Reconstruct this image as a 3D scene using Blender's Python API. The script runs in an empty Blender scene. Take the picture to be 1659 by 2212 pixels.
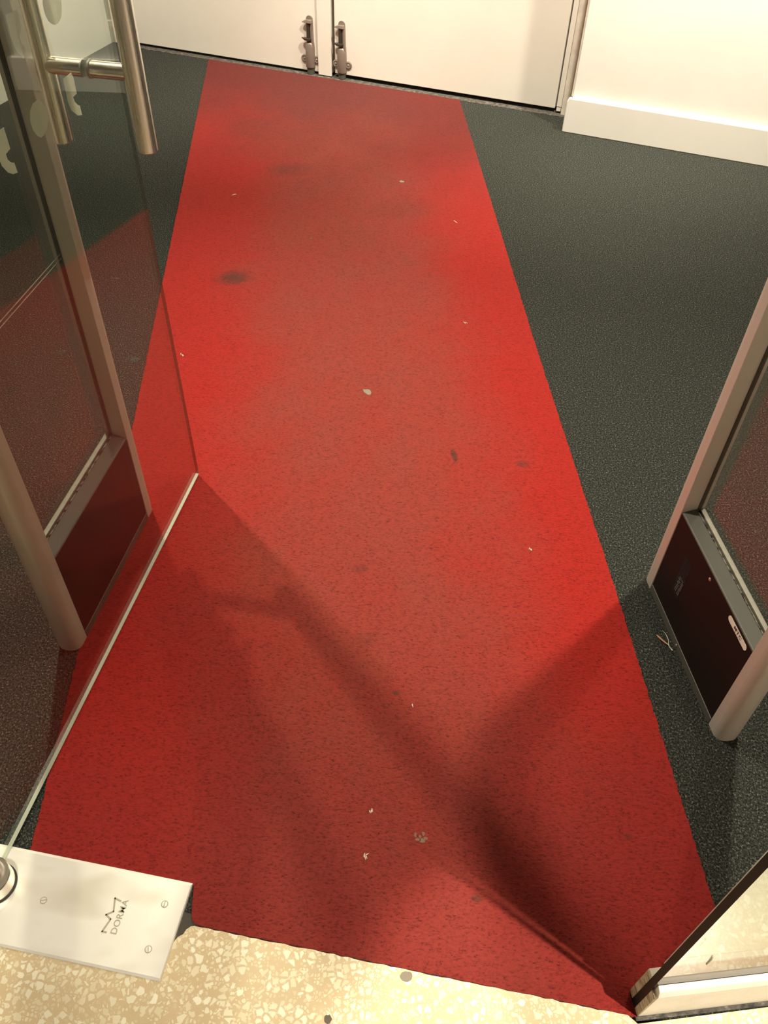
import bpy, bmesh, math, random
from mathutils import Vector, Matrix
random.seed(7)
sc = bpy.context.scene
COL = sc.collection
# ------------------------------------------------------------------ camera
F_PX = 1790.0
H = 1.45
R = ((0.9994244225105033, -0.03392379238155486, 0.0),
     (0.024632659279862867, 0.7256995620884819, -0.6875706346851848),
     (0.023325003458714112, 0.687174884505421, 0.7261174989756218))
cam_d = bpy.data.cameras.new('camera')
cam = bpy.data.objects.new('camera', cam_d); COL.objects.link(cam)
m = Matrix(R).to_4x4(); m.translation = Vector((0, 0, H)); cam.matrix_world = m
cam_d.sensor_fit = 'VERTICAL'; cam_d.sensor_height = 24.0
cam_d.lens = 24.0 * F_PX / 2212.0
cam_d.clip_start = 0.01
sc.camera = cam
# ------------------------------------------------------------------ world, lights, exposure
w = bpy.data.worlds.new('world'); sc.world = w; w.use_nodes = True
w.node_tree.nodes['Background'].inputs[0].default_value = (1.0, 0.86, 0.70, 1)
w.node_tree.nodes['Background'].inputs[1].default_value = 0.10
vs = sc.view_settings
vs.view_transform = 'Standard'; vs.look = 'None'; vs.gamma = 1.0; vs.use_curve_mapping = False
vs.exposure = 0.82
WARM = (1.0, 0.90, 0.73)
def lamp(name, kind, loc, energy, color=WARM, size=0.03, target=None, **kw):
    l = bpy.data.lights.new(name, kind); l.energy = energy; l.color = color
    if kind == 'AREA': l.shape = 'RECTANGLE'; l.size = size; l.size_y = kw.pop('size_y', size)
    else: l.shadow_soft_size = size
    for k, v in kw.items(): setattr(l, k, v)
    o = bpy.data.objects.new(name, l); COL.objects.link(o); o.location = loc
    if target: o.rotation_euler = (Vector(target) - Vector(loc)).to_track_quat('-Z', 'Y').to_euler()
    return o
def down(name, loc, e, size=.03, cone=128, blend=.5, tilt=(0, 0)):
    return lamp(name, 'SPOT', loc, e, size=size, target=(loc[0]+tilt[0], loc[1]+tilt[1], 0), spot_size=math.radians(cone), spot_blend=blend)
down('ceiling_lamp_left', (-0.84, 1.91, 2.77), 165, .02, 84, 1.0, (.5, -.55))
down('ceiling_lamp_right', (0.93, 1.52, 2.77), 150, .028, 80, 1.0, (-.25, .0))
down('ceiling_lamp_back', (0.62, 2.75, 2.77), 330, .06, 84, .8, (.45, 1.7))
down('back_left_fill', (-0.75, 3.10, 2.77), 230, .06, 84, .8, (-.5, 2.0))  # fill light added to lift the left wall, no known fixture
down('right_wall_fill', (1.45, 2.75, 2.77), 260, .06, 70, .9, (-.15, 1.9))  # added fill aimed at the boxed-out wall to brighten it, no known fixture
lamp('soffit_lamp', 'SPOT', (-0.55, -0.30, 2.50), 88, size=0.12, target=(-.55, .16, 0), spot_size=math.radians(34), spot_blend=0.7)
lamp('street_lamp', 'SPOT', (1.35, -0.32, 2.3), 250, size=0.03, target=(0.50, 0.12, 0), spot_size=math.radians(24), spot_blend=0.3)

# ------------------------------------------------------------------ helpers
def tag(o, label=None, cat=None, group=None, kind=None):
    if label: o['label'] = label
    if cat: o['category'] = cat
    if group: o['group'] = group
    if kind: o['kind'] = kind
    return o
def empty(name, loc, label, cat, group=None):
    o = bpy.data.objects.new(name, None); COL.objects.link(o); o.location = loc
    o.empty_display_size = 0.05
    return tag(o, label, cat, group)
def obj(name, bm, mat, parent=None, smooth=False):
    me = bpy.data.meshes.new(name)
    bmesh.ops.recalc_face_normals(bm, faces=bm.faces)
    bm.to_mesh(me); bm.free()
    o = bpy.data.objects.new(name, me); COL.objects.link(o)
    mats = mat if isinstance(mat, (list, tuple)) else [mat]
    for mm in mats: me.materials.append(mm)
    if smooth:
        for p in me.polygons: p.use_smooth = True
        try: me.set_sharp_from_angle(angle=math.radians(35))
        except Exception: pass
    if parent:
        o.parent = parent
        bpy.context.view_layer.update()
        o.matrix_parent_inverse = parent.matrix_world.inverted()
    return o
def bevel(o, w=0.002, seg=2):
    b = o.modifiers.new('bevel', 'BEVEL'); b.width = w; b.segments = seg; b.limit_method = 'ANGLE'; b.angle_limit = math.radians(40)
    return o
class Fr:
    """a local frame on the floor: u along, v to the side, z up"""
    def __init__(s, o, d):
        d = Vector((d[0], d[1])).normalized(); s.o = Vector((o[0], o[1])); s.d = d; s.n = Vector((-d.y, d.x))
    def p(s, u, v, z): q = s.o + s.d * u + s.n * v; return Vector((q.x, q.y, z))
def prism(bm, pts, a, b):
    """pts: list of 2D; a(p)->Vector bottom, b(p)->Vector top"""
    lo = [bm.verts.new(a(p)) for p in pts]; hi = [bm.verts.new(b(p)) for p in pts]
    n = len(pts)
    bm.faces.new(lo); bm.faces.new(hi)
    for i in range(n): bm.faces.new((lo[i], lo[(i+1) % n], hi[(i+1) % n], hi[i]))
def fbox(bm, fr, u0, u1, v0, v1, z0, z1):
    prism(bm, [(u0, v0), (u1, v0), (u1, v1), (u0, v1)], lambda p: fr.p(p[0], p[1], z0), lambda p: fr.p(p[0], p[1], z1))
def wallprism(bm, fr, pts, v0, v1):
    """pts (u,z) extruded across v"""
    prism(bm, pts, lambda p: fr.p(p[0], v0, p[1]), lambda p: fr.p(p[0], v1, p[1]))
def slab(bm, pts, z0, z1):
    prism(bm, pts, lambda p: Vector((p[0], p[1], z0)), lambda p: Vector((p[0], p[1], z1)))
def cyl(bm, a, b, r0, r1=None, seg=32, cap=True):
    a = Vector(a); b = Vector(b); r1 = r0 if r1 is None else r1
    q = (b - a).to_track_quat('Z', 'Y'); X = q @ Vector((1, 0, 0)); Y = q @ Vector((0, 1, 0))
    A = []; B = []
    for i in range(seg):
        t = 2*math.pi*i/seg; d = X*math.cos(t) + Y*math.sin(t)
        A.append(bm.verts.new(a + d*r0)); B.append(bm.verts.new(b + d*r1))
    for i in range(seg): bm.faces.new((A[i], A[(i+1) % seg], B[(i+1) % seg], B[i]))
    if cap: bm.faces.new(A); bm.faces.new(B)
def lathe(bm, c, axis, prof, seg=32):
    """prof: (r, h) along axis from c"""
    q = Vector(axis).to_track_quat('Z', 'Y'); X = q @ Vector((1, 0, 0)); Y = q @ Vector((0, 1, 0)); Z = q @ Vector((0, 0, 1)); c = Vector(c)
    rings = []
    for r, h in prof:
        rings.append([bm.verts.new(c + Z*h + (X*math.cos(2*math.pi*i/seg) + Y*math.sin(2*math.pi*i/seg))*max(r, 1e-5)) for i in range(seg)])
    for k in range(len(rings)-1):
        for i in range(seg): bm.faces.new((rings[k][i], rings[k][(i+1) % seg], rings[k+1][(i+1) % seg], rings[k+1][i]))
    bm.faces.new(rings[0]); bm.faces.new(rings[-1])
def tube(bm, pts, r, seg=8):
    rings = []
    for k, p in enumerate(pts):
        p = Vector(p); d = (Vector(pts[min(k+1, len(pts)-1)]) - Vector(pts[max(k-1, 0)])).normalized()
        q = d.to_track_quat('Z', 'Y'); rr = r[k] if isinstance(r, (list, tuple)) else r
        rings.append([bm.verts.new(p + (q @ Vector((math.cos(2*math.pi*i/seg), math.sin(2*math.pi*i/seg), 0)))*rr) for i in range(seg)])
    for k in range(len(rings)-1):
        for i in range(seg): bm.faces.new((rings[k][i], rings[k][(i+1) % seg], rings[k+1][(i+1) % seg], rings[k+1][i]))
    bm.faces.new(rings[0]); bm.faces.new(rings[-1])
def text_mesh(name, txt, size, origin, xdir, ydir, mat, parent, extrude=0.0003, bold=0.0, spacing=1.0, wide=1.0):
    c = bpy.data.curves.new(name, 'FONT'); c.body = txt; c.size = size; c.extrude = extrude; c.offset = bold
    c.align_x = 'CENTER'; c.align_y = 'CENTER'; c.space_character = spacing
    t = bpy.data.objects.new(name + '_tmp', c); COL.objects.link(t)
    bpy.context.view_layer.update()
    me = bpy.data.meshes.new_from_object(t.evaluated_get(bpy.context.evaluated_depsgraph_get()))
    bpy.data.objects.remove(t); bpy.data.curves.remove(c)
    X = Vector(xdir).normalized(); Y = Vector(ydir).normalized(); Z = X.cross(Y)
    M = Matrix((X*wide, Y, Z)).transposed().to_4x4(); M.translation = Vector(origin)
    me.transform(M); me.materials.clear(); me.materials.append(mat)
    o = bpy.data.objects.new(name, me); COL.objects.link(o)
    o.parent = parent; bpy.context.view_layer.update(); o.matrix_parent_inverse = parent.matrix_world.inverted()
    return o

# ------------------------------------------------------------------ materials
def mat(name, color=(.8, .8, .8), rough=.5, metal=0.0, spec=.5, coat=0.0):
    m = bpy.data.materials.new(name); m.use_nodes = True
    b = m.node_tree.nodes['Principled BSDF']
    b.inputs['Base Color'].default_value = (*color, 1); b.inputs['Roughness'].default_value = rough
    b.inputs['Metallic'].default_value = metal
    b.inputs['Specular IOR Level'].default_value = spec
    b.inputs['Coat Weight'].default_value = coat
    return m, m.node_tree, b
def N(nt, typ, **kw):
    n = nt.nodes.new(typ)
    for k, v in kw.items():
        if k.startswith('i_'): n.inputs[k[2:].replace('_', ' ')].default_value = v
        else: setattr(n, k, v)
    return n
def ramp(nt, fac, stops):
    r = nt.nodes.new('ShaderNodeValToRGB'); e = r.color_ramp.elements
    e[0].position, e[0].color = stops[0][0], (*stops[0][1], 1)
    e[1].position, e[1].color = stops[-1][0], (*stops[-1][1], 1)
    for p, c in stops[1:-1]: x = e.new(p); x.color = (*c, 1)
    nt.links.new(fac, r.inputs[0]); return r.outputs[0]
def math_n(nt, op, a, b=None, clamp=False):
    n = nt.nodes.new('ShaderNodeMath'); n.operation = op; n.use_clamp = clamp
    for i, x in enumerate((a, b)):
        if x is None: continue
        if isinstance(x, (int, float)): n.inputs[i].default_value = x
        else: nt.links.new(x, n.inputs[i])
    return n.outputs[0]
def mixc(nt, fac, a, b, blend='MIX'):
    n = nt.nodes.new('ShaderNodeMix'); n.data_type = 'RGBA'; n.blend_type = blend
    for s, x in ((n.inputs[0], fac), (n.inputs[6], a), (n.inputs[7], b)):
        if isinstance(x, (int, float)): s.default_value = x
        elif isinstance(x, tuple): s.default_value = (*x, 1)
        else: nt.links.new(x, s)
    return n.outputs[2]
def pos(nt, scale=(1, 1, 1), rot=0.0, loc=(0, 0, 0)):
    g = nt.nodes.new('ShaderNodeNewGeometry'); mp = nt.nodes.new('ShaderNodeMapping')
    mp.inputs['Scale'].default_value = scale; mp.inputs['Rotation'].default_value = (0, 0, rot); mp.inputs['Location'].default_value = loc
    nt.links.new(g.outputs['Position'], mp.inputs[0]); return mp.outputs[0]
def noise(nt, vec, scale, detail=3, rough=.5, dist=0.0):
    n = N(nt, 'ShaderNodeTexNoise'); n.inputs['Scale'].default_value = scale; n.inputs['Detail'].default_value = detail
    n.inputs['Roughness'].default_value = rough; n.inputs['Distortion'].default_value = dist
    nt.links.new(vec, n.inputs['Vector']); return n.outputs['Fac']
def bump(nt, b, h, strength, dist=0.002):
    n = nt.nodes.new('ShaderNodeBump'); n.inputs['Strength'].default_value = strength; n.inputs['Distance'].default_value = dist
    nt.links.new(h, n.inputs['Height']); nt.links.new(n.outputs[0], b.inputs['Normal'])
def blob(nt, cx, cy, r, soft=0.6, sx=1.0, sy=1.0, rot=0.0, wob=0.0):
    """a soft round stain at a place on the floor"""
    mp = nt.nodes.new('ShaderNodeMapping'); mp.vector_type = 'TEXTURE'
    mp.inputs['Location'].default_value = (cx, cy, 0); mp.inputs['Rotation'].default_value = (0, 0, rot); mp.inputs['Scale'].default_value = (r*sx, r*sy, 1e3)
    g = nt.nodes.new('ShaderNodeNewGeometry'); nt.links.new(g.outputs['Position'], mp.inputs[0])
    l = nt.nodes.new('ShaderNodeVectorMath'); l.operation = 'LENGTH'; nt.links.new(mp.outputs[0], l.inputs[0])
    d = l.outputs['Value']
    if wob:
        d = math_n(nt, 'ADD', d, math_n(nt, 'MULTIPLY', math_n(nt, 'SUBTRACT', noise(nt, pos(nt), 3.0/r, 4), 0.5), wob))
    mr = nt.nodes.new('ShaderNodeMapRange'); mr.interpolation_type = 'SMOOTHSTEP'
    nt.links.new(d, mr.inputs[0]); mr.inputs[1].default_value = 1.0; mr.inputs[2].default_value = 1.0 - soft; mr.inputs[3].default_value = 0; mr.inputs[4].default_value = 1
    return mr.outputs[0]

# dark carpet: charcoal loop pile, flecked
M_dark, nt, b = mat('charcoal_carpet', rough=.95, spec=.1)
f1 = noise(nt, pos(nt, (230, 230, 230)), 1.0, 3, .65)
f2 = noise(nt, pos(nt, (420, 300, 300), .4), 1.0, 2, .7)
big = noise(nt, pos(nt), 2.2, 3)
c = ramp(nt, math_n(nt, 'MULTIPLY', math_n(nt, 'ADD', f1, f2), .5), [(.38, (.005, .006, .005)), (.49, (.026, .029, .024)), (.57, (.062, .066, .055)), (.65, (.25, .245, .20))])
c = mixc(nt, math_n(nt, 'MULTIPLY', big, .35), c, mixc(nt, 1.0, c, (.75, .75, .85), 'MULTIPLY'))
nt.links.new(c, b.inputs['Base Color']); bump(nt, b, f1, .8, .003)

# red cut pile
M_red, nt, b = mat('red_carpet', rough=.9, spec=.12)
b.inputs['Sheen Weight'].default_value = .08
f1 = noise(nt, pos(nt, (150, 300, 300), .08), 1.0, 3, .6)
f2 = noise(nt, pos(nt, (330, 520, 300), .08), 1.0, 2, .6)
pits = ramp(nt, math_n(nt, 'ADD', math_n(nt, 'MULTIPLY', f1, .72), math_n(nt, 'MULTIPLY', f2, .28)), [(.33, (.40,)*3), (.42, (.82,)*3), (.50, (1.0,)*3), (.66, (1.14,)*3)])
g = nt.nodes.new('ShaderNodeNewGeometry'); sx = nt.nodes.new('ShaderNodeSeparateXYZ'); nt.links.new(g.outputs['Position'], sx.inputs[0])
X, Y = sx.outputs[0], sx.outputs[1]
# distance from the worn middle line of the runner
cen = math_n(nt, 'ADD', X, math_n(nt, 'MULTIPLY', Y, .082))          # const along the runner
n1 = noise(nt, pos(nt), 2.3, 5, .6); n2 = noise(nt, pos(nt, (9, 5, 5)), 1.0, 4, .6)
dd = math_n(nt, 'ABSOLUTE', math_n(nt, 'SUBTRACT', math_n(nt, 'ADD', cen, math_n(nt, 'MULTIPLY', math_n(nt, 'SUBTRACT', n1, .5), .5)), .06))
mr = nt.nodes.new('ShaderNodeMapRange'); mr.interpolation_type = 'SMOOTHSTEP'
nt.links.new(dd, mr.inputs[0]); mr.inputs[1].default_value = .50; mr.inputs[2].default_value = .12; mr.inputs[3].default_value = 0; mr.inputs[4].default_value = 1
worn = mr.outputs[0]
worn = math_n(nt, 'MULTIPLY', worn, math_n(nt, 'ADD', math_n(nt, 'MULTIPLY', n2, .9), .45), True)
mr2 = nt.nodes.new('ShaderNodeMapRange'); mr2.interpolation_type = 'SMOOTHSTEP'   # darker brown strip in front of the far doors
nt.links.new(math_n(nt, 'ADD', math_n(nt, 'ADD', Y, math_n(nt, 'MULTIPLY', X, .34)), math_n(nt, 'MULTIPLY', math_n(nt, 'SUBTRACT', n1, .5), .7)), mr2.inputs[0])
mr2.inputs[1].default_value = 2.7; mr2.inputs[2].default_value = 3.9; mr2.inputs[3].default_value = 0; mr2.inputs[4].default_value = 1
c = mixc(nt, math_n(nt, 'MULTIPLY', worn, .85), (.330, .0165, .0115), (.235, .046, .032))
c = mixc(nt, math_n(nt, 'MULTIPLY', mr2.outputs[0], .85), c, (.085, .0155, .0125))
mr3 = nt.nodes.new('ShaderNodeMapRange'); mr3.interpolation_type = 'SMOOTHSTEP'  # light falling off towards the sill, painted into the carpet colour
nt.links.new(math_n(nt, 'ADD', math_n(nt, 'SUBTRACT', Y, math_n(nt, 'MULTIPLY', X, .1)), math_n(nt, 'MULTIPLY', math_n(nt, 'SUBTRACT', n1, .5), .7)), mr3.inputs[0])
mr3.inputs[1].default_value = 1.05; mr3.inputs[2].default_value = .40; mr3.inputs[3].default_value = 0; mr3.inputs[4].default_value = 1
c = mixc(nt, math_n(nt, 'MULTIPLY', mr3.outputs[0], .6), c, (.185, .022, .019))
for (x, y, r, s, k) in ((-.515, 2.394, .085, .9, .85), (-.42, 3.2, .12, .9, .45), (.349, 1.554, .025, .8, .55), (.03, 2.9, .18, .9, .25),
                        (.45, .60, .013, .8, .5), (.036, .873, .012, .8, .7), (.177, .487, .012, .7, .8), (-.03, 1.0, .05, .9, .25), (-.05, 1.19, .03, .9, .45)):
    c = mixc(nt, math_n(nt, 'MULTIPLY', blob(nt, x, y, r, s, 1, .75, .2, .8), k), c, (.085, .030, .020))
c = mixc(nt, math_n(nt, 'MULTIPLY', blob(nt, .175, 1.58, .03, .5, .32, 1.1, .15, .5), .8), c, (.085, .030, .020))
c = mixc(nt, 1.0, c, pits, 'MULTIPLY')
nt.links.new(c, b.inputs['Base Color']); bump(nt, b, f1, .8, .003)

# terrazzo
M_terr, nt, b = mat('terrazzo', rough=.28, spec=.5)
p0 = pos(nt); nz = N(nt, 'ShaderNodeTexNoise'); nz.inputs['Scale'].default_value = 45; nt.links.new(p0, nz.inputs['Vector'])
vm = nt.nodes.new('ShaderNodeVectorMath'); vm.operation = 'MULTIPLY_ADD'; nt.links.new(nz.outputs['Color'], vm.inputs[0]); vm.inputs[1].default_value = (.007,)*3; nt.links.new(p0, vm.inputs[2])
def chips(scale, th0, th1, keep):
    v = N(nt, 'ShaderNodeTexVoronoi', feature='DISTANCE_TO_EDGE'); v.inputs['Scale'].default_value = scale; nt.links.new(vm.outputs[0], v.inputs['Vector'])
    v2 = N(nt, 'ShaderNodeTexVoronoi', feature='F1'); v2.inputs['Scale'].default_value = scale; nt.links.new(vm.outputs[0], v2.inputs['Vector'])
    s = nt.nodes.new('ShaderNodeSeparateColor'); nt.links.new(v2.outputs['Color'], s.inputs[0])
    m_ = nt.nodes.new('ShaderNodeMapRange'); nt.links.new(v.outputs['Distance'], m_.inputs[0]); m_.inputs[1].default_value = th0; m_.inputs[2].default_value = th1
    k = math_n(nt, 'LESS_THAN', s.outputs[0], keep)
    return math_n(nt, 'MULTIPLY', m_.outputs[0], k), s.outputs[1]
ca, ra = chips(85, .12, .17, .62); cb, rb = chips(170, .12, .2, .7)
base = mixc(nt, noise(nt, pos(nt), 9, 4), (.60, .46, .27), (.72, .58, .37))
c = mixc(nt, cb, base, ramp(nt, rb, [(0, (.68, .57, .37)), (1, (.86, .78, .56))]))
c = mixc(nt, ca, c, ramp(nt, ra, [(0, (.78, .68, .46)), (1, (.93, .89, .70))]))
c = mixc(nt, math_n(nt, 'MULTIPLY', blob(nt, -.45, .30, .2, .9, 1.2, .5, -.15, .6), .35), c, (.33, .25, .15))
nt.links.new(c, b.inputs['Base Color'])

# painted plaster, doors
def paint(name, col, rough=.5, var=.05, sc_=3.0, bmp=.05):
    M, nt, b = mat(name, col, rough)
    f = noise(nt, pos(nt), sc_, 5, .6)
    c = ramp(nt, f, [(.3, tuple(x*(1-var) for x in col)), (.7, tuple(min(1, x*(1+var*.4)) for x in col))])
    nt.links.new(c, b.inputs['Base Color']); bump(nt, b, noise(nt, pos(nt), 120, 2), bmp, .001)
    return M
M_wall = paint('white_wall_paint', (.84, .83, .76), .55)
M_door = paint('cream_door_paint', (.78, .74, .66), .38)
M_trim = paint('white_trim_paint', (.84, .81, .74), .4)
M_plast = paint('raw_plaster', (.70, .63, .54), .8, .2, 18, .5)
M_ceil = paint('ceiling_paint', (.40, .38, .34), .8)
M_plinth = paint('chalky_white_plinth', (.80, .76, .68), .6, .12, 14, .3)
M_wornend, nt, b = mat('worn_timber_end', (.5, .42, .33), .8)
f = noise(nt, pos(nt, (40, 40, 160)), 1.0, 5)
nt.links.new(ramp(nt, f, [(.35, (.22, .17, .12)), (.5, (.50, .42, .32)), (.65, (.62, .55, .45))]), b.inputs['Base Color'])
M_board = paint('white_board', (.86, .84, .78), .35, .05, 20)
M_pink, _, _ = mat('pink_sealant', (.72, .40, .28), .7)
M_gap, nt, b = mat('grimy_threshold', (.12, .1, .08), .8)
nt.links.new(ramp(nt, noise(nt, pos(nt, (60, 90, 60), -.33), 1.0, 6, .7), [(.35, (.02, .018, .015)), (.55, (.10, .09, .075)), (.75, (.32, .29, .25))]), b.inputs['Base Color'])
M_pit, _, _ = mat('dark_cement', (.07, .06, .045), .9)
# metals
def brushed(name, col, rough=.3, axis=(300, 300, 4), amt=.12):
    M, nt, b = mat(name, col, rough, 1.0)
    f = noise(nt, pos(nt, axis), 1.0, 4, .6)
    mr_ = nt.nodes.new('ShaderNodeMapRange'); nt.links.new(f, mr_.inputs[0]); mr_.inputs[1].default_value = .3; mr_.inputs[2].default_value = .7
    mr_.inputs[3].default_value = rough - amt; mr_.inputs[4].default_value = rough + amt; nt.links.new(mr_.outputs[0], b.inputs['Roughness'])
    return M
M_steel = brushed('brushed_steel', (.86, .79, .69), .30)
M_steelp, _, _ = mat('smooth_steel', (.85, .79, .70), .25, 1.0)
M_plate, nt, b = mat('polished_cover_plate', (.93, .90, .82), .35, .35)
f = noise(nt, pos(nt, (6, 13, 5), .15), 1.0, 2, .5, .2)
nt.links.new(ramp(nt, f, [(.32, (.80, .75, .64)), (.50, (.97, .95, .87))]), b.inputs['Base Color'])
M_engr, _, _ = mat('engraving', (.45, .40, .31), .6, .2)
M_bolt, _, _ = mat('cast_bolt_metal', (.25, .205, .17), .42, .3)
M_boltd, _, _ = mat('dark_bolt_metal', (.10, .085, .065), .5, .8)
M_alu, nt, b = mat('satin_gate_aluminium', (.60, .545, .47), .45, .3)
bump(nt, b, noise(nt, pos(nt), 260, 2), .03, .0005)
f = noise(nt, pos(nt), 60, 6, .7)
nt.links.new(ramp(nt, f, [(.22, (.28, .22, .17)), (.30, (.60, .545, .47)), (1.0, (.63, .575, .50))]), b.inputs['Base Color'])
M_panel, nt, b = mat('dark_brown_panel', (.017, .0105, .009), .5, 0, .12)
M_cap, _, _ = mat('grey_cap_moulding', (.085, .082, .068), .45, .1)
M_lip, _, _ = mat('light_grey_lip', (.34, .33, .28), .4, .2)
M_rub, _, _ = mat('dark_rubber', (.02, .017, .012), .6)
M_seal, _, _ = mat('groove_dark', (.07, .055, .04), .7)  # plain dark colour of the gasket in the frame groove
M_sil, nt, b = mat('cracked_silver_bead', (.6, .56, .48), .3, .7)
nt.links.new(ramp(nt, noise(nt, pos(nt, (90, 90, 90)), 1.0, 3), [(.40, (.06, .05, .04)), (.5, (.6, .56, .48)), (.6, (.95, .9, .8))]), b.inputs['Base Color'])
M_sticker, _, _ = mat('white_sticker', (.88, .82, .72), .5)
M_ink, _, _ = mat('brown_ink', (.06, .03, .015), .6)
M_dust, _, _ = mat('grey_dust', (.10, .095, .08), .9)
M_slot, _, _ = mat('slot_black', (.003, .002, .002), .8)
M_wire, _, _ = mat('copper_wire', (.55, .42, .33), .4, .5)
M_gum, nt, b = mat('grey_gum', (.24, .21, .155), .8)
M_gumd, nt, b = mat('dark_gum', (.13, .10, .075), .8)
M_paper, _, _ = mat('pale_fluff', (.75, .62, .48), .9)
M_leaf, _, _ = mat('dry_leaf', (.33, .13, .05), .7)
M_stem, _, _ = mat('dry_stem', (.62, .55, .42), .7)
def glass(name, tint, f0=.042, rough=0.0, k=1.0):
    """clear sheet: lets light straight through and mirrors by angle"""
    M = bpy.data.materials.new(name); M.use_nodes = True; nt = M.node_tree; nt.nodes.clear()
    out = nt.nodes.new('ShaderNodeOutputMaterial'); t = nt.nodes.new('ShaderNodeBsdfTransparent'); gl = nt.nodes.new('ShaderNodeBsdfGlossy')
    t.inputs[0].default_value = (*tint, 1); gl.inputs['Roughness'].default_value = rough
    g = nt.nodes.new('ShaderNodeNewGeometry'); dt = nt.nodes.new('ShaderNodeVectorMath'); dt.operation = 'DOT_PRODUCT'
    nt.links.new(g.outputs['Incoming'], dt.inputs[0]); nt.links.new(g.outputs['Normal'], dt.inputs[1])
    c1 = math_n(nt, 'SUBTRACT', 1.0, math_n(nt, 'ABSOLUTE', dt.outputs['Value']))
    sch = math_n(nt, 'ADD', math_n(nt, 'MULTIPLY', math_n(nt, 'POWER', c1, 5.0), 1 - f0), f0)
    mx = nt.nodes.new('ShaderNodeMixShader')
    nt.links.new(math_n(nt, 'MULTIPLY', sch, k, True), mx.inputs[0])
    nt.links.new(t.outputs[0], mx.inputs[1]); nt.links.new(gl.outputs[0], mx.inputs[2]); nt.links.new(mx.outputs[0], out.inputs[0])
    return M
M_glass = glass('door_glass', (.88, .91, .875))
M_acryl = glass('clear_acrylic', (.93, .92, .90))
M_gedge, _, b = mat('glass_edge_pale', (.72, .74, .62), .25, 0, .8)
M_gedge2, _, b = mat('glass_edge_dark_green', (.010, .016, .011), .45, 0, .25)
M_gedge3 = glass('glass_edge_side', (.42, .46, .38), .08)
M_frost = bpy.data.materials.new('frosted_film'); M_frost.use_nodes = True; nt = M_frost.node_tree
b = nt.nodes['Principled BSDF']; b.inputs['Base Color'].default_value = (.88, .87, .76, 1); b.inputs['Roughness'].default_value = .7
tr = nt.nodes.new('ShaderNodeBsdfTransparent'); tl = nt.nodes.new('ShaderNodeBsdfTranslucent'); tl.inputs[0].default_value = (.95, .94, .82, 1)
a1 = nt.nodes.new('ShaderNodeMixShader'); a1.inputs[0].default_value = .5; nt.links.new(b.outputs[0], a1.inputs[1]); nt.links.new(tl.outputs[0], a1.inputs[2])
a2 = nt.nodes.new('ShaderNodeMixShader'); a2.inputs[0].default_value = .92; nt.links.new(tr.outputs[0], a2.inputs[1]); nt.links.new(a1.outputs[0], a2.inputs[2])
nt.links.new(a2.outputs[0], nt.nodes['Material Output'].inputs[0])

# ------------------------------------------------------------------ the setting
ZT = 0.005                                             # top of terrazzo
BW = Fr((-1.274, 4.540), (.9469, -.3217))              # back door wall; v>0 goes deeper
HC = 2.95
# terrazzo boundary (door sill line) direction -8.9 deg through (-.278,.4306)
SD = Vector((.9879, -.1551))
bm = bmesh.new()
slab(bm, [(-3.6, .96), (-3.6, 6.2), (4.0, 6.2), (4.0, .2), (.409, .3215), (-.288, .4315), (-.305, .40), (-.655, .47)], -.05, 0.0)
tag(obj('floor', bm, M_dark), kind='structure')
bm = bmesh.new()
jag = []
A_, B_ = Vector((-.2845, .4300)), Vector((.3890, .3245))
for i in range(60):
    t = i/59; p = A_.lerp(B_, t) + Vector((0, random.uniform(-.0011, .0011))); jag.append((p.x, p.y))
cor = [(-.3200, .395), (-.3125, .4055), (-.3085, .412), (-.3005, .4165), (-.2970, .4235), (-.2905, .4285)]
slab(bm, [(-.69, .468), (-.33, .395)] + cor + jag + [(.400, .3235), (.4135, .312), (.63, .342), (4.0, .80), (4.0, -3), (-3.6, -3), (-3.6, .93)], -.05, ZT)
tag(obj('floor', bm, M_terr), kind='structure')
# cement pit showing beside the cover plate
bm = bmesh.new(); slab(bm, [(-.33, .385), (-.285, .385), (-.283, .447), (-.31, .452)], -.05, .0015)
tag(obj('floor', bm, M_pit), kind='structure')
# walls
bm = bmesh.new(); fbox(bm, BW, -.30, -.095, 0.0, .12, 0, HC); fbox(bm, BW, -.095, 2.118, .0, .12, 2.08, HC)
fbox(bm, BW, 2.118, 2.16, .0, .12, 0, HC); tag(obj('wall_back', bm, [M_plast]), kind='structure')
bm = bmesh.new(); fbox(bm, BW, 2.9, 6.0, .9, 1.0, 0, HC); tag(obj('wall_back', bm, M_wall), kind='structure')
LW = Fr((-1.454, 4.613), (-.3170, -.9484))             # left wall, runs towards the street
bm = bmesh.new(); fbox(bm, LW, -.1, 4.4, -.12, 0, 0, HC); tag(obj('wall_left', bm, M_wall), kind='structure')
BK = Fr((.7325, 3.677), (.9427, -.3336))               # boxed-out wall on the right
bm = bmesh.new(); fbox(bm, BK, 0, .825, 0, .35, 0, HC); tag(bevel(obj('wall_right', bm, M_wall), .003), kind='structure')
bm = bmesh.new()
wallprism(bm, BK, [(-.018, 0), (.843, 0), (.843, .125), (.836, .14), (-.011, .14), (-.018, .125)], -.02, -.0005)
tag(bevel(obj('baseboard_right', bm, M_trim), .004), kind='structure')
RW = Fr((3.6, .6), (.33, .944))
bm = bmesh.new(); fbox(bm, RW, -.2, 5.2, -.1, 0, 0, HC); tag(obj('wall_right', bm, M_wall), kind='structure')
bm = bmesh.new(); slab(bm, [(-3.6, .45), (-3.6, 6.6), (5.2, 6.6), (5.2, .45)], HC, HC + .05)
tag(obj('ceiling', bm, M_ceil), kind='structure')
bm = bmesh.new(); slab(bm, [(-3.6, -2.4), (-3.6, .45), (5.2, .45), (5.2, -2.4)], 2.62, 2.68)
tag(obj('ceiling', bm, M_ceil), kind='structure')
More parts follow.
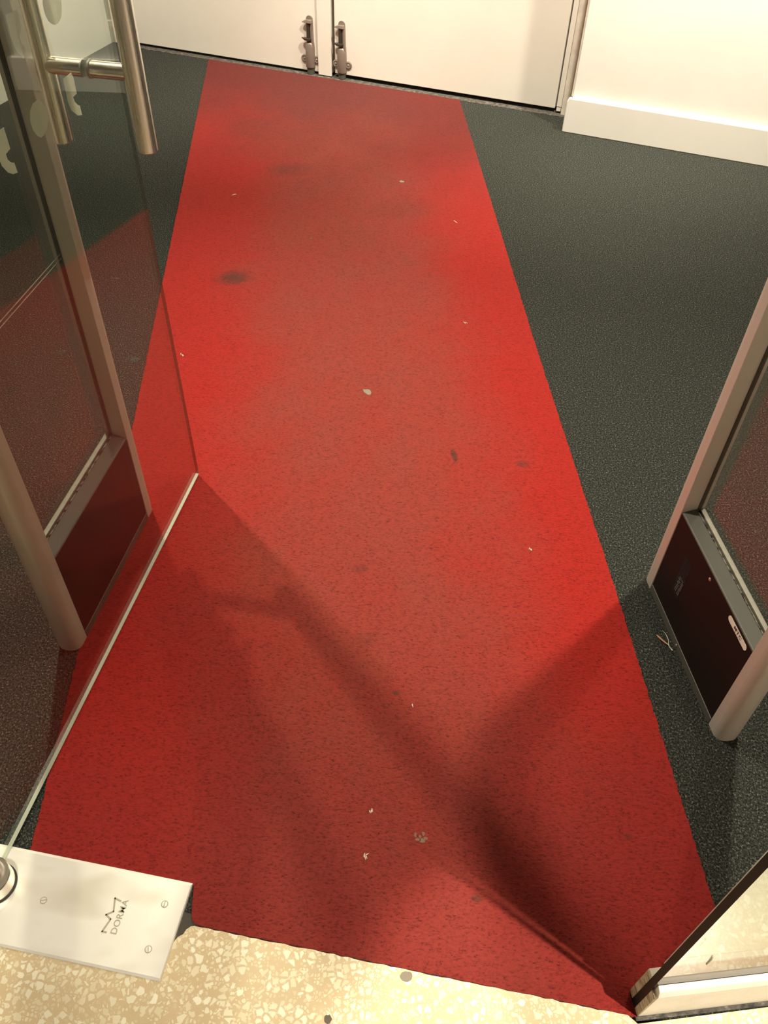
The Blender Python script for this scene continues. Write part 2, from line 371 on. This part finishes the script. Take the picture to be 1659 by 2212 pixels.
# threshold strip before the doors
bm = bmesh.new(); fbox(bm, BW, -.1, 2.14, -.034, .12, -.01, .0025); tag(obj('trim_1', bm, M_gap), kind='structure')
# double doors
door_gap = BW
def leaf(nm, u0, u1, z0, label):
    bm = bmesh.new(); fbox(bm, BW, u0, u1, 0.0, .045, z0, 2.06)
    o = bevel(obj(nm, bm, M_door), .002); return tag(o, kind='structure')
d1 = leaf('door_1', -.06, 1.008, .014, '')
bm = bmesh.new(); fbox(bm, BW, .945, 1.012, -.012, 0.0, .006, 2.06); s = bevel(obj('astragal', bm, M_door, d1), .002)
d2 = leaf('door_2', 1.026, 2.085, .020, '')
bm = bmesh.new(); fbox(bm, BW, -.09, -.065, -.004, .09, 0, 2.08); fbox(bm, BW, 2.092, 2.114, -.004, .09, .03, 2.08); fbox(bm, BW, -.09, 2.114, -.004, .09, 2.063, 2.082)
tag(bevel(obj('trim_2', bm, M_door), .0015), kind='structure')
bm = bmesh.new(); fbox(bm, BW, 2.0935, 2.1125, -.003, .09, .012, .028); tag(obj('trim_3', bm, M_door), kind='structure')
bm = bmesh.new(); fbox(bm, BW, -.07, 2.12, .05, .09, .003, 2.08); tag(obj('trim_4', bm, M_rub), kind='structure')
# raw plaster reveal between door frame and boxed wall
bm = bmesh.new()
wallprism(bm, BW, [(2.1165, 0), (2.18, 0), (2.18, 2.9), (2.1165, 2.9)], -.012, 0)
tag(obj('trim_5', bm, M_plast), kind='structure')
bm = bmesh.new(); fbox(bm, BK, -.006, 0, .004, .16, .14, HC); tag(obj('trim_6', bm, M_plast), kind='structure')

# ------------------------------------------------------------------ red runner
def edge(a, b, step=.006, amp=.0012):
    a = Vector(a); b = Vector(b); n = max(2, int((b-a).length/step)); d = (b-a).normalized(); nn = Vector((-d.y, d.x))
    return [tuple(a.lerp(b, i/n) + nn*random.uniform(-amp, amp)) for i in range(n)]
pts = []
pts += edge((-.9352, 4.3860), (.2813, 3.9745), .02, .001)
pts += edge((.2813, 3.9745), (.4413, 2.015))
pts += edge((.4413, 2.015), (.5245, 1.112))
pts += edge((.5245, 1.112), (.577, .455))
pts += [(.577, .36), (.46, .35), (.4085, .352), (.4150, .321), (.405, .3215), (.394, .3255)]
pts += edge((.3890, .3255), (-.2790, .4306), .008, .0005)
pts += [(-.2850, .4330), (-.2895, .4375), (-.2920, .444), (-.2935, .452), (-.2970, .4925)]
pts += [(-.5862, .5385)]
pts += edge((-.5862, .5385), (-.6655, 1.6096)) + edge((-.6655, 1.6096), (-.9352, 4.3860))
bm = bmesh.new()
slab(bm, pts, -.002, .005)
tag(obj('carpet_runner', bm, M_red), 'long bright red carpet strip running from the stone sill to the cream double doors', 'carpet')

# ------------------------------------------------------------------ security gates
def gate(name, o, d, side, zt, W, label, full, zb=0.0):
    """o: inner end of the panel front at the far post, d: direction far->near; side +1/-1: which way v points away from the aisle"""
    fr = Fr(o, d)
    root = empty(name, (*fr.p(W/2, side*.025, 0)[:2], zb), label, 'security gate')
    T = .050; D = .040; HT = 1.56; RI = .05
    P = lambda u, v, z: fr.p(u, side*v, z + zb)
    # frame sweep (u,z path of the inner edge), profile (r outward, v)
    path = [((0, 0), (-1, 0)), ((0, HT-RI), (-1, 0))]
    for k in range(1, 13):
        a = math.pi - (math.pi/2)*k/12; path.append(((RI + RI*math.cos(a), HT-RI + RI*math.sin(a)), (math.cos(a), math.sin(a))))
    for k in range(0, 13):
        a = math.pi/2 - (math.pi/2)*k/12; path.append(((W-RI + RI*math.cos(a), HT-RI + RI*math.sin(a)), (math.cos(a), math.sin(a))))
    path.append(((W, 0), (1, 0)))
    prof = [(0, .001), (.001, 0), (.020, 0)]
    for k in range(0, 7): a = k/6*math.pi/2; prof.append((D-.020 + .020*math.sin(a), .020 - .020*math.cos(a)))
    for k in range(0, 7): a = k/6*math.pi/2; prof.append((D-.020 + .020*math.cos(a), T-.020 + .020*math.sin(a)))
    prof += [(.004, T), (0, T-.006), (0, .0385), (.003, .0385), (.003, .0315), (0, .0315)]
    bm = bmesh.new(); rings = []
    for (c0, n0) in path:
        rings.append([bm.verts.new(P(c0[0] + n0[0]*r, v, c0[1] + n0[1]*r)) for r, v in prof])
    n = len(prof)
    for k in range(len(rings)-1):
        for i in range(n): bm.faces.new((rings[k][i], rings[k][(i+1) % n], rings[k+1][(i+1) % n], rings[k+1][i]))
    bm.faces.new(rings[0]); bm.faces.new(rings[-1])
    obj('frame', bm, M_alu, root, True)
    # groove gasket
    bm = bmesh.new()
    for uu in (0.0002, W-.0022):
        prism(bm, [(uu, .0312), (uu+.002, .0312), (uu+.002, .0388), (uu, .0388)], lambda p: P(p[0], p[1], zt+.005), lambda p: P(p[0], p[1], HT-.1))
    obj('gasket', bm, M_seal, root)
    # clear sheet
    bm = bmesh.new()
    prism(bm, [(0.002, .0335), (W-.002, .0335), (W-.002, .0365), (0.002, .0365)], lambda p: P(p[0], p[1], zt+.001), lambda p: P(p[0], p[1], HT-.002))
    obj('clear_panel', bm, M_acryl, root)
    # wires across the sheet
    bm = bmesh.new()
    for z in (.672, .680):
        tube(bm, [P(.001, .0325, z), P(W-.001, .0325, z)], .0006, 6)
    obj('aerial_wire', bm, M_wire, root)
    # cabinet
    bm = bmesh.new()
    prism(bm, [(0.0005, .002), (W-.0005, .002), (W-.0005, T-.002), (0.0005, T-.002)], lambda p: P(p[0], p[1], .016), lambda p: P(p[0], p[1], zt-.0005))
    cab = obj('cabinet_panel', bm, M_panel, root)
    bm = bmesh.new()
    pr = [(0, -.0015), (.016, .0005), (.016, T-.002), (0, T)]
    prism(bm, pr, lambda p: P(.0008, p[1], p[0]+.0005), lambda p: P(W-.0008, p[1], p[0]+.0005)); bevel(obj('kick_strip', bm, M_cap, root), .001)
    # top moulding: sloping front, then bead, then back lip
    bm = bmesh.new()
    prism(bm, [(.001, zt-.001), (.003, zt+.002), (.030, zt+.009), (.030, zt-.001)], lambda p: P(.0006, p[0], p[1]), lambda p: P(W-.0006, p[0], p[1]))
    bevel(obj('top_moulding', bm, M_cap, root), .0012)
    bm = bmesh.new()
    prism(bm, [(.0302, zt-.001), (.0302, zt+.0095), (.0333, zt+.0075), (.0333, zt-.001)], lambda p: P(.0008, p[0], p[1]), lambda p: P(W-.0008, p[0], p[1]))
    obj('sealing_bead', bm, M_sil, root)
    bm = bmesh.new()
    prism(bm, [(.037, zt-.001), (.037, zt+.010), (.046, zt+.010), (T-.001, zt+.006), (T-.001, zt-.001)], lambda p: P(.0007, p[0], p[1]), lambda p: P(W-.0007, p[0], p[1]))
    bevel(obj('back_lip', bm, M_lip, root), .001)
    if full:
        # vent slots
        bm = bmesh.new()
        for i in range(19):
            z = .087 + i*.0056; L = .030; u0 = .066 + .001*math.sin(i)
            prism(bm, [(u0, .0014), (u0+L, .0014), (u0+L, .0021), (u0, .0021)], lambda p: P(p[0], p[1], z), lambda p: P(p[0], p[1], z+.0024))
        obj('vent_slots', bm, M_slot, root)
        bm = bmesh.new()
        for i in range(1, 9):
            z = .0898 + i*.0056
            for k in range(2):
                u0 = .072 + random.uniform(0, .004) + k*.012
                prism(bm, [(u0, .0013), (u0+.008, .0013), (u0+.008, .0022), (u0, .0022)], lambda p: P(p[0], p[1], z), lambda p: P(p[0], p[1], z+.0020))
        obj('dust_patch', bm, M_dust, root)
        for (u, z) in ((.158, .2290), (.158, .0085)):
            bm = bmesh.new(); c0 = P(u, .0022 if z > .1 else -.0005, z); ax = P(0, -1, 0) - P(0, 0, 0)
            lathe(bm, c0, ax, [(.0038, 0), (.0038, .0008), (.0030, .0018), (.0014, .0024), (0, .0024)], 20); obj('screw', bm, M_steel, root, True)
        # white pill label
        bm = bmesh.new(); u0, u1, zc, r = .2465, .3205, .2315, .0066; pp = []
        for k in range(13): a = math.pi/2 + math.pi*k/12; pp.append((u0+r+r*math.cos(a), zc+r*math.sin(a)))
        for k in range(13): a = -math.pi/2 + math.pi*k/12; pp.append((u1-r+r*math.cos(a), zc+r*math.sin(a)))
        prism(bm, pp, lambda p: P(p[0], .0013, p[1]), lambda p: P(p[0], .0021, p[1])); st = obj('maker_label', bm, M_sticker, root)
        text_mesh('label_text', 'MTC', .0098, P(.2850, .0010, zc+.0012), (*fr.d, 0), (0, 0, 1), M_ink, root, .0001, .0002, 1.15, 1.35)
        # sub-line of tiny marks
        bm = bmesh.new()
        for k in range(3): u = .277 + k*.0055; prism(bm, [(u, .0011), (u+.0025, .0011), (u+.0025, .0013), (u, .0013)], lambda p: P(p[0], p[1], zc-.0062), lambda p: P(p[0], p[1], zc-.0054))
        obj('label_marks', bm, M_dust, root)
    return root
# side: for the right gate, direction far->near is (.148,-.989); its left normal points to +x => away from aisle
gate('security_gate', (.6003, 1.1642), (.1464, -.9892), +1, .247, .336, 'grey framed security gate with vented brown panel and white pill label, right of red carpet', True)
gate('security_gate', (-.5562, 1.3229), (-.1530, -.9882), -1, .249, .344, 'grey framed security gate with plain brown panel, seen through the open glass door', False, .0052)

# ------------------------------------------------------------------ glass door with handles
PV = Vector((-.6227, .5108)); FE = Vector((-.4622, 1.4718))
DG = Fr(PV, FE - PV)            # v>0 is away from the aisle (left); v<0 to the aisle
DW = (FE - PV).length
door = empty('glass_door', (PV.x, PV.y, ZT), 'open frameless glass door leaf with frosted marks, standing on its steel cover plate at left', 'door')
TG = .0075
bm = bmesh.new()
fbox(bm, DG, 0.0, DW, 0.0, TG, .012, 2.15)
gl = obj('glass_leaf', bm, [M_glass, M_gedge, M_gedge3], door)
for p in gl.data.polygons:
    if abs(p.normal.dot(Vector((*DG.n, 0)))) < .5: p.material_index = 1 if abs(p.normal.z) > .5 else 2
film = [
 [(0.719, 0.986), (0.729, 0.9807), (0.7355, 0.969), (0.7353, 0.9553), (0.7247, 0.9437), (0.7126, 0.9396), (0.7032, 0.9399), (0.6952, 0.9457), (0.6888, 0.9568), (0.6885, 0.9687), (0.6939, 0.9793), (0.7060, 0.9860)],
 [(.8205+.0262*math.cos(a*math.pi/10), 1.0795+.0250*math.sin(a*math.pi/10)) for a in range(20)],
 [(0.8011, 0.9867), (0.8281, 0.9868), (0.8315, 0.9778), (0.8302, 0.9562), (0.8169, 0.9555), (0.819, 0.9476), (0.8259, 0.9406), (0.831, 0.9378), (0.8311, 0.924), (0.8188, 0.9276), (0.8042, 0.9403), (0.7991, 0.9538), (0.8004, 0.9709)],
 [(0.5932, 0.9861), (0.6237, 0.9853), (0.6238, 0.9566), (0.6106, 0.9546), (0.611, 0.9469), (0.6166, 0.9407), (0.6233, 0.9374), (0.6243, 0.9231), (0.6129, 0.926), (0.6031, 0.9325), (0.5942, 0.9456), (0.5925, 0.9589), (0.594, 0.9745)],
 [(0.699, 1.0987), (0.7277, 1.0978), (0.7305, 1.0891), (0.7251, 1.0704), (0.715, 1.0693), (0.7163, 1.0617), (0.7217, 1.0549), (0.7267, 1.0513), (0.7254, 1.0391), (0.7148, 1.0435), (0.705, 1.0507), (0.6994, 1.0606), (0.6971, 1.0755)],
]
for pl in film:
    bm = bmesh.new(); wallprism(bm, DG, pl, TG + .0004, TG + .0007); obj('frosted_mark', bm, M_frost, door)
# pull handle: a tube on either face joined through the glass
hu = .8725
hz0 = .860
hd = empty('pull_handle', tuple(DG.p(hu, 0, .9786)), 'pair of vertical brushed steel pull tubes joined through the open glass door', 'door handle')
for (v, r) in ((-.0725, .0162), (.0725+TG-.002, .0162)):
    bm = bmesh.new(); c0 = DG.p(hu - (.001 if v < 0 else -.001), v, hz0)
    lathe(bm, c0, (0, 0, 1), [(r-.0012, 0), (r, .0012), (r, 1.10), (r-.001, 1.101)], 48); obj('grip_tube', bm, M_steel, hd, True)
for z in (.9786, 1.84):
    for (v0, v1) in ((-.060, -.0035), (TG+.0035, .0725)):
        bm = bmesh.new(); cyl(bm, DG.p(hu, v0, z), DG.p(hu, v1, z), .0125, seg=40); obj('standoff', bm, M_steelp, hd, True)
    for (v0, v1) in ((-.0035, -.0002), (TG+.0012, TG+.0035)):
        bm = bmesh.new(); cyl(bm, DG.p(hu, v0, z), DG.p(hu, v1, z), .0140, seg=40); obj('washer', bm, M_lip, hd, True)
# the steel pivot at its foot
pv = empty('door_pivot', (-.6235, .482, ZT), 'round brushed steel pivot foot on the cover plate at the left edge', 'door pivot')
cpos = Vector((-.6235, .482, .0105))
bm = bmesh.new(); lathe(bm, cpos, (0, 0, 1), [(.0345, 0), (.0345, .003), (.0325, .0035)], 48); obj('rubber_ring', bm, M_rub, pv, True)
bm = bmesh.new(); lathe(bm, cpos + Vector((0, 0, .0035)), (0, 0, 1), [(.0325, 0), (.0325, .030), (.031, .0315)], 48); obj('pivot_body', bm, M_steelp, pv, True)
bm = bmesh.new(); lathe(bm, cpos + Vector((-.004, .008, .035)), (0, 0, 1), [(.022, 0), (.022, .012), (.020, .014)], 40); obj('pivot_cap', bm, M_bolt, pv, True)

# ------------------------------------------------------------------ cover plate in the floor
PT = Vector((-.2988, .4947)); PB = Vector((-.3223, .3469))
ex = Vector((-.9871, .1602)); ey = (PT - PB).normalized()
PF = Fr(PB, ey)                 # u up along short edge, v = left direction (normal)
cp = empty('floor_plate', (-.48, .44, ZT), 'shiny rectangular steel cover plate with slotted screws let into the sill', 'cover plate')
WZ = (PT - PB).length
z0 = ZT + .0005; z1 = ZT + .0055
bm = bmesh.new()
o_lo = [(0, 0), (WZ, 0), (WZ, .56), (0, .56)]; be = .0045
ins = [(be*.8, be*.35), (WZ-be, be*.35), (WZ-be, .56), (be*.8, .56)]
L0 = [bm.verts.new(PF.p(u, v, .0)) for u, v in o_lo]; L1 = [bm.verts.new(PF.p(u, v, z1-.0022)) for u, v in o_lo]; L2 = [bm.verts.new(PF.p(u, v, z1)) for u, v in ins]
bm.faces.new(L0); bm.faces.new(L2)
for a_, b_ in ((L0, L1), (L1, L2)):
    for i in range(4): bm.faces.new((a_[i], a_[(i+1) % 4], b_[(i+1) % 4], b_[i]))
obj('plate', bm, M_plate, cp)
def onplate(x, y): 
    q = Vector((x, y)) - PB; return q.dot(PF.d), q.dot(PF.n)
for (x, y, ang) in ((-.537, .4589, .2), (-.3382, .4595, 1.45), (-.350, .391, 1.75)):
    bm = bmesh.new(); lathe(bm, (x, y, z1-.001), (0, 0, 1), [(.0058, 0), (.0058, .0014), (.0048, .0017)], 28)
    s = obj('screw', bm, M_engr, cp, True)
    bm = bmesh.new(); lathe(bm, (x, y, z1+.0004), (0, 0, 1), [(.0045, 0), (.0044, .0007), (.003, .0009)], 28)
    obj('screw_face', bm, M_plate, s, True)
    bm = bmesh.new(); fr = Fr((x, y), (math.cos(ang), math.sin(ang))); fbox(bm, fr, -.0045, .0045, -.0007, .0007, z1+.0006, z1+.0015)
    obj('screw_slot', bm, M_engr, s)
tc = (-.4065, .4375)
text_mesh('engraved_name', 'DORMA', .0145, (tc[0], tc[1], z1+.0006), (ey.x, ey.y, 0), (-ey.y, ey.x, 0), M_engr, cp, .00015, .00005, 1.05)
# crown mark left of the word
bm = bmesh.new()
crown = [(-.027, -.001), (-.027, .0035), (-.0235, .0055), (-.0195, .0045), (-.0055, -.0035), (-.0005, .0065), (.0035, .0065), (.0075, -.001), (.0235, .0045), (.0270, .0040), (.0245, -.0050), (.0215, -.0050), (.0225, .0010),
         (.0075, -.0042), (.0020, .0030), (-.0045, -.0065), (-.0200, .0005), (-.0230, .0005), (-.0235, -.001)]
pc = Vector((-.4225, .4400))
def cpnt(p, z): q = pc + ey*p[0] + Vector((-ey.y, ey.x))*p[1]; return Vector((q.x, q.y, z))
strokes = [((-.026, -.004), (-.026, .003)), ((-.026, .003), (-.006, -.003)), ((-.006, -.003), (-.001, .007)), ((-.001, .007), (.006, -.003)), ((.006, -.003), (.026, .003)), ((.026, .003), (.0235, -.008))]
for (a, b2) in strokes:
    a = Vector(a); b2 = Vector(b2); d = (b2-a).normalized(); n = Vector((-d.y, d.x))*.0013; e = d*.0008
    prism(bm, [tuple(a-n-e), tuple(b2-n+e), tuple(b2+n+e), tuple(a+n-e)], lambda p: cpnt(p, z1-.0002), lambda p: cpnt(p, z1+.0008))
obj('engraved_crown', bm, M_engr, cp)

# ------------------------------------------------------------------ door bolts on the far doors
def bolt(uc, dz, label):
    root = empty('door_bolt', tuple(BW.p(uc, 0, .0)), label, 'door bolt', None)
    P = lambda u, v, z: BW.p(uc+u, -v, z+dz)
    def halftube(prof, name, mt):
        """prof rows: z, half width, depth"""
        bm = bmesh.new(); rings = []
        for z, hw, dp, uo in prof:
            rings.append([bm.verts.new(P(uo + hw*math.cos(math.pi*k/14), .0002 + dp*(math.sin(math.pi*k/14)**.75), z)) for k in range(15)])
        for k in range(len(rings)-1):
            for i in range(14): bm.faces.new((rings[k][i], rings[k][i+1], rings[k+1][i+1], rings[k+1][i]))
            bm.faces.new((rings[k][14], rings[k][0], rings[k+1][0], rings[k+1][14]))
        bm.faces.new(rings[0]); bm.faces.new(rings[-1])
        return obj(name, bm, mt, root, True)
    # tall backplate with rounded head
    pts_ = [(-.019, .04), (.021, .04), (.017, .225)] + [(.0005 + .0165*math.cos(a*math.pi/8), .236 + .016*math.sin(a*math.pi/8)) for a in range(1, 8)] + [(-.016, .225)]
    bm = bmesh.new(); prism(bm, pts_, lambda p: P(p[0], .0002, p[1]), lambda p: P(p[0], .007, p[1])); bevel(obj('backplate', bm, M_bolt, root), .0015)
    halftube([(.034, .0225, .026, 0), (.040, .0232, .028, 0), (.120, .0215, .026, 0), (.136, .0205, .023, .0), (.144, .018, .012, .001)], 'housing', M_bolt)
    # side cheek
    bm = bmesh.new(); wallprism(bm, Fr(P(0, 0, 0)[:2], BW.d), [(.008, .13+dz), (.020, .13+dz), (.0165, .228+dz), (.007, .228+dz)], -.016, -.0065); bevel(obj('cheek', bm, M_bolt, root), .002)
    bm = bmesh.new(); cyl(bm, P(-.003, .010, .130), P(-.003, .010, .228), .0088, seg=20); obj('sliding_shaft', bm, M_boltd, root, True)
    # head beak
    bm = bmesh.new()
    bk = [(-.034, .0100), (-.014, .003), (.015, .003), (.018, .012), (.012, .022), (-.012, .020), (-.034, .0150)]
    prism(bm, bk, lambda p: P(p[0], p[1]+.002, .222), lambda p: P(p[0]*.9+.001, p[1]*.9+.002, .236 if p[0] > -.03 else .228)); bevel(obj('head_catch', bm, M_bolt, root), .002)
    bm = bmesh.new()
    prism(bm, [(-.036, .014), (-.010, .006), (.010, .006), (.013, .020), (-.010, .028), (-.036, .022)], lambda p: P(p[0]*(.6 if p[0] < -.03 else 1), p[1], .150), lambda p: P(p[0], p[1], .160)); bevel(obj('thumb_lever', bm, M_boltd, root), .001)
    for u in (-.031, .032):
        l = root; bm = bmesh.new(); lathe(bm, P(u, 0.0004, .068), P(0, 1, 0)-P(0, 0, 0), [(.0165, 0), (.0165, .004), (.0125, .0065), (.0085, .005), (.006, .0045)], 28); lg = obj('lug', bm, M_bolt, root, True)
        bm = bmesh.new(); lathe(bm, P(u, 0.0045, .068), P(0, 1, 0)-P(0, 0, 0), [(.0055, 0), (.0055, .0015), (.003, .003)], 20); obj('lug_screw', bm, M_lip, lg, True)
    halftube([(.0035-dz, .0175, .0215, 0), (.034, .0178, .022, 0)], 'bolt_rod', M_boltd if False else M_cap)
    return root
bolt(.9035, .0, 'worn metal foot bolt on the left cream door, higher of the two')
bolt(1.0640, -.003, 'worn metal foot bolt on the right cream door, lower of the two')

# ------------------------------------------------------------------ glazed side panel at the right
SP = Fr((.4144, .3215), (.9915, .1304))      # front line of the plinth, v>0 into the shop
wp = empty('window_panel', (.45, .345, ZT), 'white backed glass side panel on a chalky white plinth at the lower right', 'window')
LZ = 1.6
bm = bmesh.new()
wallp = [(0, ZT), (0, .118), (.004, .126)]
prism(bm, [(0, ZT+.0002), (0, .112), (.004, .124), (.0125, .128), (.0125, ZT+.0002)], lambda p: SP.p(.0005 if p[1] < .1 else .004, p[0], p[1]), lambda p: SP.p(LZ, p[0], p[1]))
pf = obj('plinth_front', bm, M_plinth, wp); bevel(pf, .001)
bm = bmesh.new(); prism(bm, [(.0252, .0055), (.0252, .124), (.037, .122), (.037, .0055)], lambda p: SP.p(0, p[0], p[1]), lambda p: SP.p(LZ, p[0], p[1])); bevel(obj('plinth_back', bm, M_plinth, wp), .001)
bm = bmesh.new()
fbox(bm, SP, -.0006, .0004, .0003, .0120, ZT+.0003, .110); fbox(bm, SP, -.0006, -.00005, .0252, .0365, ZT+.001, .120)
obj('plinth_end', bm, M_wornend, wp)
bm = bmesh.new(); fbox(bm, SP, -.001, LZ, .0128, .0242, ZT+.0005, 2.3)
g2 = obj('glass_pane', bm, [M_glass, M_gedge2], wp)
for p in g2.data.polygons:
    if abs(p.normal.dot(Vector((*SP.n, 0)))) < .5: p.material_index = 1
bm = bmesh.new(); fbox(bm, SP, .006, LZ, .0244, .030, .172, 2.3); obj('backing_board', bm, M_board, wp)
bm = bmesh.new(); fbox(bm, SP, .0015, LZ, .02425, .0249, .06, .171); obj('sealant_strip', bm, M_pink, wp)
bm = bmesh.new(); fbox(bm, SP, -.004, .62, -.006, -.0004, ZT+.0001, ZT+.0025); obj('joint_grime', bm, M_gap, wp)
bm = bmesh.new(); tube(bm, [SP.p(.044, .0122, .255), SP.p(.047, .0122, .240), SP.p(.048, .0122, .215)], [.0012, .0016, .0006], 6); obj('scuff_mark', bm, M_lip, wp)

# ------------------------------------------------------------------ litter and gum on the floor
def flat_blob(name, x, y, pts_mm, mt, label, cat, z, h=.0008, group=None):
    bm = bmesh.new(); slab(bm, [(x + a/1000, y + b/1000) for a, b in pts_mm], z, z+h)
    o = obj(name, bm, mt); return tag(o, label, cat, group)
def rnd(rx, ry, n=10, j=.25):
    return [(rx*math.cos(2*math.pi*i/n)*random.uniform(1-j, 1+j), ry*math.sin(2*math.pi*i/n)*random.uniform(1-j, 1+j)) for i in range(n)]
ZC = .0048
flat_blob('chewing_gum', -.0582, 1.8251, [(-12, 12), (-7, 10), (0, 12), (7, 10), (10, 3), (12, -4), (9, -12), (4, -13), (-3, -7), (-9, -1)], M_gum, 'flat grey chewed gum, largest clean grey spot in the middle of the red carpet', 'gum', ZC)
for dx, dy, rx, ry in ((-6, 4, 3, 5), (3, -3, 6, 4), (9, 1, 4, 3)):
    pass
bm = bmesh.new()
for dx, dy, rx, ry in ((-8, 5, 2.2, 4.5), (-4, -4, 5, 2.6), (4, -5, 5, 4), (10, -1, 4, 3), (6, 7, 2.6, 3.6), (0, 2, 2, 3)):
    slab(bm, [(.0825 + (dx+a)/1000, .5858 + (dy+b)/1000) for a, b in rnd(rx, ry, 9)], ZC, ZC+.0007)
M_gum2, _, _ = mat('brown_grey_gum', (.20, .115, .08), .9)
tag(obj('chewing_gum', bm, M_gum2), 'crumbled grey brown gum on the near end of the red carpet', 'gum')
flat_blob('chewing_gum', .0257, 3.1275, rnd(9, 9), M_gum, 'pale gum spot on the far right half of the red carpet', 'gum', ZC)
flat_blob('chewing_gum', -.2859, 2.666, rnd(5, 6), M_gumd, 'faint small dark gum spot left of the red carpet middle', 'gum', ZC)
flat_blob('chewing_gum', .0602, .3665, rnd(10, 7.5, 14, .1), M_gum, 'round grey gum half at the stone sill edge against the red carpet', 'gum', ZT)
flat_blob('chewing_gum', -.0594, .3044, rnd(6, 6, 12, .2), M_gumd, 'dark brown gum spot on the speckled stone at the bottom of the photo', 'gum', ZT)
def fluff(x, y, s, label, mt=M_paper):
    bm = bmesh.new(); k = random.randint(2, 4)
    for _ in range(k):
        a = random.uniform(0, 6.28); c = Vector((x + random.uniform(-s, s)*.5, y + random.uniform(-s, s)*.5, ZC + .0012)); d = Vector((math.cos(a), math.sin(a), 0))*s*.5
        tube(bm, [c - d, c + Vector((0, 0, .0008)), c + d], [.0005, .0010, .0004], 6)
    tag(obj('lint_scrap', bm, mt), label, 'lint')
fluff(-.6036, 2.9658, .018, 'pale crumpled scrap on the upper left of the red carpet')
fluff(.2262, 2.1815, .013, 'small pale scrap near the right edge of the red carpet, level with the stain side')
fluff(-.6010, 1.9669, .010, 'tiny pale scrap at the left carpet side just right of the glass door edge')
fluff(.0664, .8443, .007, 'tiny white scrap on the red carpet just below the middle')
fluff(-.0045, .6294, .006, 'small white scrap on the near red carpet, left of the crumbled gum')
fluff(-.0121, .5505, .007, 'pinkish thread on the near red carpet below the small white scrap')
fluff(.3417, 1.2647, .006, 'tiny pink scrap on the right half of the red carpet by the gate')
fluff(.2244, 2.821, .012, 'thin pale thread on the far right of the red carpet')
# dry leaf with stem beside the right gate
lf = empty('dry_leaf', (.605, 1.024, 0), 'small dry brown leaf with forked stem beside the right gate', 'leaf')
def pf_(dx, dy, z=.004): return Vector((.605 + dx/1000, 1.024 + dy/1000, z))
bm = bmesh.new()
lp = [(-17, 12), (-13, 11.5), (-9, 7), (-5, 0), (2, -8), (3, -12), (-2, -9), (-10, 0), (-15, 7)]
for i, (z_) in enumerate((.004, .0048)): pass
prism(bm, lp, lambda p: pf_(p[0], p[1], .003), lambda p: pf_(p[0], p[1], .0042)); obj('blade', bm, M_leaf, lf)
bm = bmesh.new(); tube(bm, [pf_(-17, 13), pf_(-9, 2), pf_(3, -12), pf_(6, -20), pf_(9, -26)], [.0005, .0007, .0008, .001, .0014], 7)
tube(bm, [pf_(-2, 24), pf_(3, 17), pf_(5, 8), pf_(6, 0), pf_(4, -9), pf_(4, -14)], [.0003, .0005, .0008, .0006, .0007, .0008], 7); obj('stem', bm, M_stem, lf)
